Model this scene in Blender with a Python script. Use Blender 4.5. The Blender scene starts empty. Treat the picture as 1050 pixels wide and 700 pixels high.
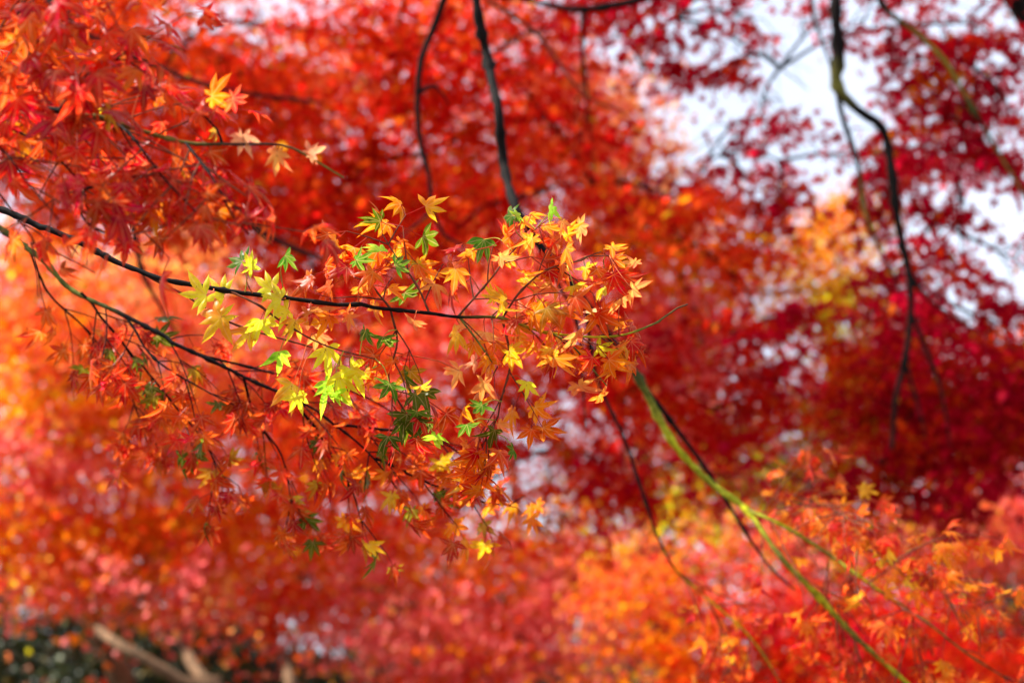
import bpy, math
import numpy as np
from mathutils import Vector, Matrix
R = math.radians
sc = bpy.context.scene
C = sc.collection
rng = np.random.default_rng(11)

# ------------------------------------------------------------------ camera
PITCH = R(11.0)
CAM = np.array([0.0, 0.0, 1.6])
LENS = 55.0
cd = bpy.data.cameras.new('camera')
cam = bpy.data.objects.new('camera', cd); C.objects.link(cam)
cam.location = CAM
cam.rotation_euler = (math.pi/2 + PITCH, 0, 0)
cd.lens = LENS; cd.sensor_width = 36.0
cd.clip_start = 0.05; cd.clip_end = 2000
cd.dof.use_dof = True
cd.dof.focus_distance = 1.60
cd.dof.aperture_fstop = 4.5
cd.dof.aperture_blades = 9
sc.camera = cam

# ------------------------------------------------------------------ world and sun
SUN_EL = R(50)
SUN_V = np.array([-0.84, 0.04, 0.0]); SUN_V /= np.linalg.norm(SUN_V)
SUN_V = np.array([SUN_V[0]*math.cos(SUN_EL), SUN_V[1]*math.cos(SUN_EL), math.sin(SUN_EL)])
w = bpy.data.worlds.new('World'); sc.world = w; w.use_nodes = True
nt = w.node_tree; nt.nodes.clear()
sky = nt.nodes.new('ShaderNodeTexSky'); sky.sky_type = 'NISHITA'; sky.sun_disc = False
sky.sun_elevation = SUN_EL
sky.sun_rotation = math.atan2(SUN_V[0], SUN_V[1])
sky.air_density = 1.0; sky.dust_density = 2.5; sky.ozone_density = 1.0
bg = nt.nodes.new('ShaderNodeBackground'); bg.inputs[1].default_value = 0.09
out = nt.nodes.new('ShaderNodeOutputWorld')
# thin bright cloud veil over the whole sky
tc = nt.nodes.new('ShaderNodeTexCoord')
cl = nt.nodes.new('ShaderNodeTexNoise'); cl.inputs['Scale'].default_value = 2.2; cl.inputs['Detail'].default_value = 4
rm = nt.nodes.new('ShaderNodeMapRange'); rm.inputs['From Min'].default_value = 0.30; rm.inputs['From Max'].default_value = 0.70
rm.inputs['To Min'].default_value = 0.55; rm.inputs['To Max'].default_value = 0.95
mx = nt.nodes.new('ShaderNodeMixRGB'); mx.inputs['Color2'].default_value = (6.4, 7.0, 8.4, 1)
nt.links.new(tc.outputs['Generated'], cl.inputs['Vector'])
nt.links.new(cl.outputs['Fac'], rm.inputs['Value'])
nt.links.new(rm.outputs['Result'], mx.inputs['Fac'])
nt.links.new(sky.outputs[0], mx.inputs['Color1'])
nt.links.new(mx.outputs[0], bg.inputs[0])
nt.links.new(bg.outputs[0], out.inputs[0])

sd = bpy.data.lights.new('sun', 'SUN'); sd.energy = 5.0; sd.angle = R(0.5); sd.color = (1.0, 0.94, 0.85)
sun = bpy.data.objects.new('sun', sd); C.objects.link(sun)
sun.rotation_euler = Vector(SUN_V).to_track_quat('Z', 'Y').to_euler()
sun.location = (0, 0, 12)

vs = sc.view_settings
sc.display_settings.display_device = 'sRGB'
vs.view_transform = 'Standard'; vs.look = 'None'; vs.gamma = 1.0; vs.use_curve_mapping = False
vs.exposure = 1.10
cy = sc.cycles
cy.max_bounces = 8; cy.diffuse_bounces = 6; cy.transmission_bounces = 6; cy.glossy_bounces = 2
cy.use_denoising = True
cy.sample_clamp_indirect = 6.0

# ------------------------------------------------------------------ helpers
FPX = LENS/36.0*1050.0
Fw = np.array([0, math.cos(PITCH), math.sin(PITCH)])
Up = np.array([0, -math.sin(PITCH), math.cos(PITCH)])
Rt = np.array([1.0, 0, 0])
def at(px, py, d):
    return CAM + d*(Fw + Rt*(px-525)/FPX + Up*(350-py)/FPX)
def pix(P):
    P = np.atleast_2d(P) - CAM
    d = P @ Fw
    return 525 + (P @ Rt)/d*FPX, 350 - (P @ Up)/d*FPX, d
def nrm(v):
    v = np.asarray(v, float)
    return v/np.maximum(np.linalg.norm(v, axis=-1, keepdims=True), 1e-9)

def mesh_obj(name, V, F, mat, parent=None, col=None, vein=None, smooth=True):
    me = bpy.data.meshes.new(name)
    V = np.asarray(V, np.float32); F = np.asarray(F, np.int32)
    me.vertices.add(len(V)); me.vertices.foreach_set('co', V.ravel())
    k = F.shape[1]
    me.loops.add(F.size); me.loops.foreach_set('vertex_index', F.ravel())
    me.polygons.add(len(F))
    me.polygons.foreach_set('loop_start', np.arange(0, F.size, k, dtype=np.int32))
    me.polygons.foreach_set('loop_total', np.full(len(F), k, np.int32))
    if smooth: me.polygons.foreach_set('use_smooth', np.ones(len(F), bool))
    me.update(calc_edges=True)
    if col is not None:
        a = me.color_attributes.new('col', 'FLOAT_COLOR', 'POINT')
        c4 = np.ones((len(V), 4), np.float32); c4[:, :3] = col
        if vein is not None: c4[:, 3] = vein
        a.data.foreach_set('color', c4.ravel())
    me.materials.append(mat)
    o = bpy.data.objects.new(name, me); C.objects.link(o)
    if parent is not None: o.parent = parent
    return o
def tag(o, label=None, cat=None, group=None, kind=None):
    if label: o['label'] = label
    if cat: o['category'] = cat
    if group: o['group'] = group
    if kind: o['kind'] = kind
    return o
def thing(name, label, cat, group=None):
    o = bpy.data.objects.new(name, None); C.objects.link(o)
    o.empty_display_size = 0.1
    return tag(o, label, cat, group)

# ------------------------------------------------------------------ materials
def leaf_material(name, rough=0.42, trans=0.5, gain=1.35, spec=0.4, detail=True):
    m = bpy.data.materials.new(name); m.use_nodes = True
    n = m.node_tree.nodes; l = m.node_tree.links; n.clear()
    o = n.new('ShaderNodeOutputMaterial')
    a = n.new('ShaderNodeAttribute'); a.attribute_name = 'col'
    p = n.new('ShaderNodeBsdfPrincipled'); p.inputs['Roughness'].default_value = rough
    p.inputs['Specular IOR Level'].default_value = spec
    t = n.new('ShaderNodeBsdfTranslucent')
    mix = n.new('ShaderNodeMixShader'); mix.inputs[0].default_value = trans
    src = a.outputs['Color']
    if detail:
        tcn = n.new('ShaderNodeTexCoord')
        nz = n.new('ShaderNodeTexNoise'); nz.inputs['Scale'].default_value = 160; nz.inputs['Detail'].default_value = 4
        l.new(tcn.outputs['Object'], nz.inputs['Vector'])
        hs = n.new('ShaderNodeHueSaturation')
        mr = n.new('ShaderNodeMapRange'); mr.inputs['From Min'].default_value = .3; mr.inputs['From Max'].default_value = .7
        mr.inputs['To Min'].default_value = .78; mr.inputs['To Max'].default_value = 1.18
        l.new(nz.outputs['Fac'], mr.inputs['Value'])
        l.new(mr.outputs['Result'], hs.inputs['Value'])
        nz2 = n.new('ShaderNodeTexNoise'); nz2.inputs['Scale'].default_value = 55
        l.new(tcn.outputs['Object'], nz2.inputs['Vector'])
        mr2 = n.new('ShaderNodeMapRange'); mr2.inputs['From Min'].default_value = .3; mr2.inputs['From Max'].default_value = .7
        mr2.inputs['To Min'].default_value = .485; mr2.inputs['To Max'].default_value = .515
        l.new(nz2.outputs['Fac'], mr2.inputs['Value'])
        l.new(mr2.outputs['Result'], hs.inputs['Hue'])
        l.new(a.outputs['Color'], hs.inputs['Color'])
        # pale veins where the rib attribute is high
        vr = n.new('ShaderNodeMapRange'); vr.inputs['From Min'].default_value = .80; vr.inputs['From Max'].default_value = 1.0
        vr.inputs['To Min'].default_value = 0; vr.inputs['To Max'].default_value = .35
        l.new(a.outputs['Alpha'], vr.inputs['Value'])
        vm = n.new('ShaderNodeMixRGB'); vm.inputs['Color2'].default_value = (.85, .55, .22, 1)
        l.new(vr.outputs['Result'], vm.inputs['Fac']); l.new(hs.outputs['Color'], vm.inputs['Color1'])
        # sparse brown specks of an autumn leaf
        sp = n.new('ShaderNodeTexNoise'); sp.inputs['Scale'].default_value = 330; sp.inputs['Detail'].default_value = 1
        l.new(tcn.outputs['Object'], sp.inputs['Vector'])
        sr = n.new('ShaderNodeMapRange'); sr.inputs['From Min'].default_value = .70; sr.inputs['From Max'].default_value = .76
        sr.inputs['To Max'].default_value = .7
        l.new(sp.outputs['Fac'], sr.inputs['Value'])
        sm = n.new('ShaderNodeMixRGB'); sm.inputs['Color2'].default_value = (.12, .04, .01, 1)
        l.new(sr.outputs['Result'], sm.inputs['Fac']); l.new(vm.outputs[0], sm.inputs['Color1'])
        src = sm.outputs[0]
        bp = n.new('ShaderNodeBump'); bp.inputs['Strength'].default_value = .25; bp.inputs['Distance'].default_value = .001
        l.new(nz.outputs['Fac'], bp.inputs['Height']); l.new(bp.outputs[0], p.inputs['Normal'])
    l.new(src, p.inputs['Base Color'])
    g = n.new('ShaderNodeVectorMath'); g.operation = 'SCALE'; g.inputs['Scale'].default_value = gain
    l.new(src, g.inputs[0])
    mn = n.new('ShaderNodeVectorMath'); mn.operation = 'MINIMUM'; mn.inputs[1].default_value = (.95, .95, .95)
    l.new(g.outputs[0], mn.inputs[0]); l.new(mn.outputs[0], t.inputs['Color'])
    l.new(p.outputs[0], mix.inputs[1]); l.new(t.outputs[0], mix.inputs[2]); l.new(mix.outputs[0], o.inputs[0])
    return m
def bark_material(name, scale=60, bump=.5):
    m = bpy.data.materials.new(name); m.use_nodes = True
    n = m.node_tree.nodes; l = m.node_tree.links
    p = n['Principled BSDF']; p.inputs['Roughness'].default_value = .85
    p.inputs['Specular IOR Level'].default_value = .12
    a = n.new('ShaderNodeAttribute'); a.attribute_name = 'col'
    tcn = n.new('ShaderNodeTexCoord')
    nz = n.new('ShaderNodeTexNoise'); nz.inputs['Scale'].default_value = scale; nz.inputs['Detail'].default_value = 6
    l.new(tcn.outputs['Object'], nz.inputs['Vector'])
    mr = n.new('ShaderNodeMapRange'); mr.inputs['From Min'].default_value = .3; mr.inputs['From Max'].default_value = .7
    mr.inputs['To Min'].default_value = .45; mr.inputs['To Max'].default_value = 1.4
    l.new(nz.outputs['Fac'], mr.inputs['Value'])
    g = n.new('ShaderNodeVectorMath'); g.operation = 'SCALE'
    l.new(a.outputs['Color'], g.inputs[0]); l.new(mr.outputs['Result'], g.inputs['Scale'])
    l.new(g.outputs[0], p.inputs['Base Color'])
    b = n.new('ShaderNodeBump'); b.inputs['Strength'].default_value = bump; b.inputs['Distance'].default_value = .002
    l.new(nz.outputs['Fac'], b.inputs['Height']); l.new(b.outputs[0], p.inputs['Normal'])
    return m
M_LEAF = leaf_material('leaf_near', rough=.36, trans=.62, gain=1.4, spec=.2)
M_FAR = leaf_material('leaf_far', rough=.5, trans=.66, gain=1.65, spec=.03, detail=False)
M_EVER = leaf_material('leaf_evergreen', rough=.45, trans=.25, gain=1.1, spec=.4, detail=False)
M_BARK = bark_material('bark_twig', 90)
M_TRUNK = bark_material('bark_trunk', 14, .9)

# ------------------------------------------------------------------ leaf shapes
LOBES = [(-122, .36), (-79, .70), (-39, .93), (0, 1.06), (39, .93), (79, .70), (122, .36)]
def blade(lod, jr=None, fold=.35, lobes=LOBES):
    """flat maple blade, stalk joint at the origin, middle lobe along +Y; returns V, F, radial weight, vein"""
    L = []
    for i, (a, l) in enumerate(lobes):
        if jr is not None: a = a + jr.normal(0, 6); l = l*(1 + jr.normal(0, .12))
        L.append((R(a), l))
    V = [(0, 0, 0)]; F = []; rad = [0.0]; vein = [1.0]
    def add(x, y, z, v):
        V.append((x, y, z)); rad.append(math.hypot(x, y)); vein.append(v); return len(V)-1
    S = []
    a0, l0 = L[0]; a1, l1 = L[-1]
    S.append(add(math.sin(a0-.5)*.10, math.cos(a0-.5)*.10, 0, 0))
    for i in range(len(L)-1):
        am = (L[i][0]+L[i+1][0])/2; r = .32*min(L[i][1], L[i+1][1]) + .04
        S.append(add(math.sin(am)*r, math.cos(am)*r, 0, 0))
    S.append(add(math.sin(a1+.5)*.10, math.cos(a1+.5)*.10, 0, 0))
    rows = {0: [(.40, .128), (.45, .122), (.49, .140), (.54, .122), (.585, .131), (.63, .106), (.675, .108), (.73, .078), (.775, .073), (.83, .044), (.90, .020)],
            1: [(.48, .142), (.64, .112), (.82, .044)], 2: [(.54, .150)]}[lod]
    for i, (a, l) in enumerate(L):
        ca, sa = math.cos(a), math.sin(a)
        def P(t, h, z, v): return add(sa*t*l + ca*h, ca*t*l - sa*h, z, v)
        wl = .55 + .45*l
        curve = jr.normal(0, .10) if jr is not None else 0
        m0 = P(.34, curve*.1, fold*.09*wl, 1.0)
        F += [(0, m0, S[i]), (0, S[i+1], m0)]
        lp, mp, rp = S[i], m0, S[i+1]
        for (t, h) in rows:
            h = h*wl; c = curve*t*t
            if t <= .45 and l < .5: h *= .8
            le = P(t, c-h, 0, 0); mi = P(t, c, fold*h, 1.0); re = P(t, c+h, 0, 0)
            F += [(lp, mp, mi), (lp, mi, le), (mp, rp, re), (mp, re, mi)]
            lp, mp, rp = le, mi, re
        tp = P(1.0, curve, 0, .5)
        F += [(lp, mp, tp), (mp, rp, tp)]
    return np.array(V, float), np.array(F), np.array(rad), np.array(vein)

def frames(Y, N):
    """rotation matrices whose Y column is the leaf direction and Z column its face"""
    Y = nrm(Y); X = nrm(np.cross(Y, N)); Z = np.cross(X, Y)
    return np.stack([X, Y, Z], axis=-1)

class Leaves:
    """leaves gathered before they are turned into meshes: p = stalk foot, Y = direction, N = face normal"""
    def __init__(s): s.p=[]; s.Y=[]; s.N=[]; s.s=[]; s.c=[]; s.t=[]
    def add(s, p, Y, N, size, c, t):
        s.p.append(np.atleast_2d(p)); s.Y.append(np.atleast_2d(Y)); s.N.append(np.atleast_2d(N))
        s.s.append(np.atleast_1d(size)); s.c.append(np.atleast_2d(c)); s.t.append(np.atleast_2d(t))
    def cat(s):
        return [np.concatenate(x) for x in (s.p, s.Y, s.N, s.s, s.c, s.t)]

def petiole_template(L=.75, r=.022):
    V=[]; F=[]
    ys = [0, L*.5, L]
    for j, y in enumerate(ys):
        for k in range(3):
            a = k*2.0944; V.append((math.cos(a)*r, y, math.sin(a)*r))
    for j in range(2):
        for k in range(3):
            a, b = j*3+k, j*3+(k+1) % 3
            F += [(a, b, b+3), (a, b+3, a+3)]
    return np.array(V), np.array(F)

def build_leaves(p, Y, N, s, c, t, lod, petiole=0.0, bend=.25, rg=rng, fold=.35):
    """one mesh worth of arrays for many leaves"""
    n = len(p); Vs=[]; Fs=[]; Cs=[]; Ve=[]; off = 0
    M = frames(Y, N)
    nv = 1 if n == 1 else (5 if lod < 2 else 3)
    pick = rg.integers(0, nv, n)
    for v in range(nv):
        idx = np.where(pick == v)[0]
        if not len(idx): continue
        lb = LOBES if rg.random() < .65 else LOBES[1:-1]
        V, F, rad, vein = blade(lod, rg, fold, lb)
        k = len(idx)
        b = rg.normal(bend, .18, (k, 1)); sx = rg.uniform(.86, 1.1, (k, 1))
        cup = rg.normal(0, .15, (k, 1)); tw = rg.normal(0, .25, (k, 1))
        X = V[None, :, 0]*sx; Yy = V[None, :, 1]*np.ones((k, 1))
        Z = V[None, :, 2] - b*rad[None]**2 + cup*X*X + tw*X*Yy
        an = np.arctan2(V[:, 0], V[:, 1])[None]
        if lod < 2: Z = Z + rad[None]**2.5*rg.uniform(.05, .30, (k, 1))*np.sin(an*rg.uniform(2, 4, (k, 1)) + rg.uniform(0, 6.28, (k, 1)))
        droop = rg.uniform(.0, .7, (k, 1))
        cyd, syd = np.cos(droop), np.sin(droop)
        Y2 = Yy*cyd + Z*syd + petiole; Z2 = -Yy*syd + Z*cyd
        loc = np.stack([X, Y2, Z2], -1)*s[idx][:, None, None]
        W = np.einsum('nij,nkj->nki', M[idx], loc) + p[idx][:, None, :]
        wgt = np.clip(rad[None, :, None]*1.1 - .25 + rg.normal(0, .12, (k, 1, 1)), 0, 1)
        edge = (1-vein)[None, :, None]*.25
        ww = np.clip(wgt + edge, 0, 1)
        col = c[idx][:, None]*(1-ww) + t[idx][:, None]*ww
        Vs.append(W.reshape(-1, 3)); Cs.append(col.reshape(-1, 3)); Ve.append(np.tile(vein, k))
        Fs.append((F[None] + (np.arange(k)*len(V))[:, None, None] + off).reshape(-1, 3)); off += k*len(V)
    if petiole > 0:
        V, F = petiole_template(petiole)
        loc = V[None]*s[:, None, None]
        W = np.einsum('nij,nkj->nki', M, loc) + p[:, None, :]
        Vs.append(W.reshape(-1, 3)); Cs.append(np.tile(np.array([[.45, .06, .03]]), (n*len(V), 1))); Ve.append(np.zeros(n*len(V)))
        Fs.append((F[None] + (np.arange(n)*len(V))[:, None, None] + off).reshape(-1, 3))
    return np.concatenate(Vs), np.concatenate(Fs), np.concatenate(Cs), np.concatenate(Ve)

# ------------------------------------------------------------------ leaf colours (each a kind of autumn leaf)
PAL = {
 'crimson': [(5, (.38,.001,.022)), (3, (.48,.004,.024)), (1, (.50,.02,.008)), (.15, (.62,.16,.01))],
 'red':     [(5, (.48,.007,.005)), (3, (.58,.020,.006)), (1.5, (.42,.003,.006)), (.8, (.70,.11,.01))],
 'rust':    [(4, (.48,.032,.003)), (3, (.56,.060,.004)), (2, (.38,.010,.004)), (.5, (.42,.24,.01))],
 'scarlet': [(4, (.74,.050,.010)), (3, (.78,.090,.010)), (2, (.60,.020,.008)), (.5, (.75,.26,.01))],
 'orange':  [(4, (.78,.16,.005)), (3, (.80,.22,.006)), (2, (.70,.09,.006)), (.7, (.76,.42,.01))],
 'coral':   [(4, (.84,.13,.055)), (3, (.84,.19,.05)), (2, (.80,.08,.05)), (.8, (.84,.34,.03))],
 'pink':    [(4, (.86,.14,.13)), (3, (.86,.18,.14)), (2, (.78,.08,.09)), (.5, (.82,.28,.04))],
 'peach':   [(4, (.86,.27,.08)), (3, (.86,.21,.08)), (2, (.86,.38,.05)), (1, (.82,.13,.06))],
 'gold':    [(4, (.80,.34,.012)), (3, (.80,.46,.012)), (2, (.78,.22,.01)), (1, (.5,.46,.02))],
 'lime':    [(4, (.46,.52,.01)), (3, (.62,.55,.01)), (2, (.19,.28,.01)), (1, (.7,.38,.01))],
 'green':   [(4, (.06,.10,.003)), (3, (.10,.13,.004)), (1, (.26,.20,.006))],
 'evergreen': [(4, (.010,.020,.003)), (3, (.018,.034,.004)), (1, (.08,.10,.01)), (.4, (.25,.18,.02)), (.15, (.4,.09,.01))],
}
def colours(name, n, rg=rng, group_of=None):
    """'red' or 'red:3,orange:1' """
    parts = [q.split(':') for q in name.split(',')]
    w_ = np.array([float(q[1]) if len(q) > 1 else 1 for q in parts]); names = [q[0] for q in parts]
    which = rg.choice(len(names), n, p=w_/w_.sum())
    if group_of is not None:
        gw = rg.choice(len(names), group_of.max()+1, p=w_/w_.sum())[group_of]
        which = np.where(rg.random(n) < .72, gw, which)
    c = np.zeros((n, 3)); t = np.zeros((n, 3))
    for i, nm in enumerate(names):
        idx = np.where(which == i)[0]
        if not len(idx): continue
        pw = np.array([q[0] for q in PAL[nm]]); pc = np.array([q[1] for q in PAL[nm]])
        a = pc[rg.choice(len(pc), len(idx), p=pw/pw.sum())]; b = pc[rg.choice(len(pc), len(idx), p=pw/pw.sum())]
        c[idx] = a; t[idx] = .5*a + .5*b
    j = rg.normal(1, .10, (n, 1))
    return np.clip(c*j*rg.normal(1, .07, (n, 3)), 0, .93), np.clip(t*j, 0, .93)

# ------------------------------------------------------------------ wood
def smooth_path(P, step):
    P = np.asarray(P, float)
    if len(P) < 3:
        n = max(2, int(np.linalg.norm(P[-1]-P[0])/step)); u = np.linspace(0, 1, n+1)[:, None]
        return P[0]*(1-u)+P[-1]*u, np.linspace(0, len(P)-1, n+1)
    Q = np.vstack([2*P[0]-P[1], P, 2*P[-1]-P[-2]]); out_=[]; prm=[]
    for i in range(1, len(Q)-2):
        p0, p1, p2, p3 = Q[i-1:i+3]
        n = max(2, int(np.linalg.norm(p2-p1)/step))
        for k in range(n):
            u = k/n
            out_.append(.5*((2*p1)+(-p0+p2)*u+(2*p0-5*p1+4*p2-p3)*u*u+(-p0+3*p1-3*p2+p3)*u**3)); prm.append(i-1+u)
    out_.append(P[-1]); prm.append(len(P)-1)
    return np.array(out_), np.array(prm)
def tube(P, r0, r1, col=(.05,.03,.02), sides=7, step=.012, rough=.12, knots=True, rg=rng, cols=None, power=1.0):
    S, prm = smooth_path(P, step)
    n = len(S); u = np.linspace(0, 1, n)
    if r0 < .006 and n > 12:
        k = np.unique(np.r_[0, np.sort(rg.integers(2, n-2, n//5)), n-1])
        J = rg.normal(0, .0011, (len(k), 3)); J[0] = 0; J[-1] = 0
        S = S + np.stack([np.interp(np.arange(n), k, J[:, q]) for q in range(3)], -1)
    r = r0 + (r1-r0)*u**power
    r = r*(1 + rg.normal(0, rough*.5, n))
    if knots and n > 8:
        for k in rg.integers(3, n-2, max(1, n//9)): r[k] *= 1.4
    T = nrm(np.gradient(S, axis=0))
    a = np.array([.31, .17, .93]); X = nrm(np.cross(T, a)); Z = np.cross(T, X)
    th = np.arange(sides)*2*np.pi/sides
    rr = r[:, None]*(1 + rg.normal(0, rough*.35, (n, sides)))
    V = S[:, None] + rr[..., None]*(np.cos(th)[None, :, None]*X[:, None] + np.sin(th)[None, :, None]*Z[:, None])
    V = V.reshape(-1, 3)
    F = []
    i = np.arange(n-1)[:, None]*sides; k = np.arange(sides)[None]; k2 = (k+1) % sides
    F = np.stack([i+k, i+k2, i+sides+k2, i+sides+k], -1).reshape(-1, 4)
    cap = [[0, 0, 0, 0]]
    V = np.vstack([V, S[-1] + T[-1]*r[-1]]); tip = len(V)-1
    F = np.vstack([F, [[(n-1)*sides+q, (n-1)*sides+(q+1) % sides, tip, tip] for q in range(sides)]])
    if cols is None: Cc = np.tile(np.array(col), (n, 1))
    else: Cc = np.stack([np.interp(prm, np.arange(len(cols)), np.array(cols)[:, j]) for j in range(3)], -1)
    Cv = np.repeat(Cc, sides, 0)*np.clip(rg.normal(1, .15, (n*sides, 1)), .5, 1.5)
    Cv = np.vstack([Cv, Cc[-1:]])
    # split quads so degenerate cap faces become triangles
    T1 = F[:, [0, 1, 2]]; T2 = F[:, [0, 2, 3]]; T2 = T2[T2[:, 1] != T2[:, 2]]
    return V, np.vstack([T1, T2]), Cv
def join(parts):
    V=[]; F=[]; Cc=[]; off=0
    for v, f, c in parts:
        V.append(v); F.append(f+off); Cc.append(c); off += len(v)
    return np.concatenate(V), np.concatenate(F), np.concatenate(Cc)
def wood(name, parts, parent, mat=None):
    V, F, Cc = join(parts)
    return mesh_obj(name, V, F, mat or M_BARK, parent, Cc)

def wood_each(Wd, parent, limit=70):
    def key(q):
        x, y, d = pix(q[0]); return -(((x > 0) & (x < 1050) & (y > 0) & (y < 700)).sum() + .001*len(x))
    Wd = sorted(Wd, key=key)
    for q in Wd[:limit]: wood('twig', [q], parent)
    if len(Wd) > limit:
        o = wood('fine_twigs', Wd[limit:], parent); o['kind'] = 'stuff'
DARK = (.010, .007, .006); BROWN = (.085, .045, .03); TAN = (.15, .085, .045); MOSS = (.44, .43, .015); OLIVE = (.16, .15, .03); REDTWIG = (.16, .05, .025)

# ================================================================== near sprays
def facing(P, cam_w, up_w, rand_w, rg):
    P = np.atleast_2d(P)
    return nrm(cam_w*nrm(CAM-P) + up_w*np.array([0, 0, 1.0]) + rand_w*rg.normal(0, 1, (len(P), 3)))

def grow(L, wood_parts, path, pal, start=.15, every=.035, tw_len=(.05, .13), size=(.026, .034), face=(.55, .35, .45),
         droop=.5, plane=None, rg=rng, r=.0011, density=1.0, col=REDTWIG, gap=.024, branchlet=.3):
    """side twigs in alternate pairs along a path, leaves in opposite pairs on each twig"""
    S, prm = smooth_path(path, .01)
    T = nrm(np.gradient(S, axis=0))
    n = len(S); k0 = int(n*start); stepn = max(1, int(every/.01)); side = 1
    if plane is None: plane = nrm(.6*nrm(CAM-S.mean(0)) + .5*np.array([0, 0, 1.0]))
    def leafy(Q, TQ, scale=1.0):
        m = len(Q)
        for q in range(1, m):
            for sgn in (-1, 1):
                if rg.random() > density: continue
                nn = np.cross(TQ[q], plane)
                d = nrm(TQ[q]*rg.uniform(.2, .9) + sgn*nn*rg.uniform(.5, 1.1) + np.array([0, 0, -droop*rg.uniform(.4, 1.5)]) + rg.normal(0, .25, 3))
                c, t = colours(pal, 1, rg)
                L.add(Q[q], d, facing(Q[q], *face, rg), rg.uniform(*size)*scale, c, t)
        for sgn in (0,):
            c, t = colours(pal, 1, rg)
            L.add(Q[-1], nrm(TQ[-1] + np.array([0, 0, -droop]) + rg.normal(0, .25, 3)), facing(Q[-1], *face, rg), rg.uniform(*size)*1.05*scale, c, t)
    k = k0
    while k < n-1:
        for sgn in ((side,) if rg.random() < .55 else (1, -1)):
            ln = rg.uniform(*tw_len)*(1 - .45*k/n)
            nn = np.cross(T[k], plane)
            d = nrm(T[k]*rg.uniform(.6, 1.1) + sgn*nn*rg.uniform(.5, 1.0) + rg.normal(0, .18, 3))
            m = max(2, int(ln/gap))
            Q=[S[k]]; dd = d
            for q in range(m):
                dd = nrm(dd + np.array([0, 0, -.12*droop]) + rg.normal(0, .10, 3)); Q.append(Q[-1] + dd*ln/m)
            Q = np.array(Q); TQ = nrm(np.gradient(Q, axis=0))
            wood_parts.append(tube(Q, r, r*.5, col, 5, .012, .1, True, rg))
            leafy(Q, TQ)
            if rg.random() < branchlet and m > 2:
                b = m//2; s2 = rg.choice([-1, 1]); d2 = nrm(TQ[b] + s2*np.cross(TQ[b], plane)*.9)
                Q2 = np.array([Q[b] + d2*ln*.28*x + np.array([0, 0, -.004*droop*x*x]) for x in range(3)])
                wood_parts.append(tube(Q2, r*.7, r*.4, col, 5, .012, .1, True, rg))
                leafy(Q2, nrm(np.gradient(Q2, axis=0)), .9)
        side = -side
        k += max(2, int(stepn*rg.uniform(.7, 1.35)))
    leafy(S[-2:], T[-2:])

def emit_leaves(L, parent, petiole=.75, fold=.35, bend=.3, limit=100, rg=rng, mat=None, bare=None):
    p, Y, N, s, c, t = L.cat()
    x, y, d = pix(p + nrm(Y)*s[:, None])
    if bare is not None:                       # stretches of bare wood
        keep = ~bare(x, y, d) | (rg.random(len(p)) < .12)
        p, Y, N, s, c, t, x, y, d = [q[keep] for q in (p, Y, N, s, c, t, x, y, d)]
    inside = (x > -20) & (x < 1070) & (y > -20) & (y < 720)
    M = frames(Y, N)
    vis = s/d*(.25 + np.abs((M[:, :, 2]*nrm(CAM-p)).sum(-1)))*inside
    order = np.argsort(-vis)
    top, rest = order[:limit], order[limit:]
    for i in top:
        if not inside[i]: rest = np.append(rest, i); continue
        j = [i]
        V, F, Cc, Ve = build_leaves(p[j]*0, Y[j], N[j], s[j], c[j], t[j], 0, petiole, bend, rg, fold)
        o = mesh_obj('leaf', V, F, mat or M_LEAF, parent, Cc, Ve)
        o.location = p[i]
    if len(rest):
        V, F, Cc, Ve = build_leaves(p[rest], Y[rest], N[rest], s[rest], c[rest], t[rest], 1, petiole, bend, rg, fold)
        o = mesh_obj('foliage', V, F, mat or M_LEAF, parent, Cc, Ve); o['kind'] = 'stuff'
    return len(p)

def pts(*a): return [at(*q) for q in a]

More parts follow.
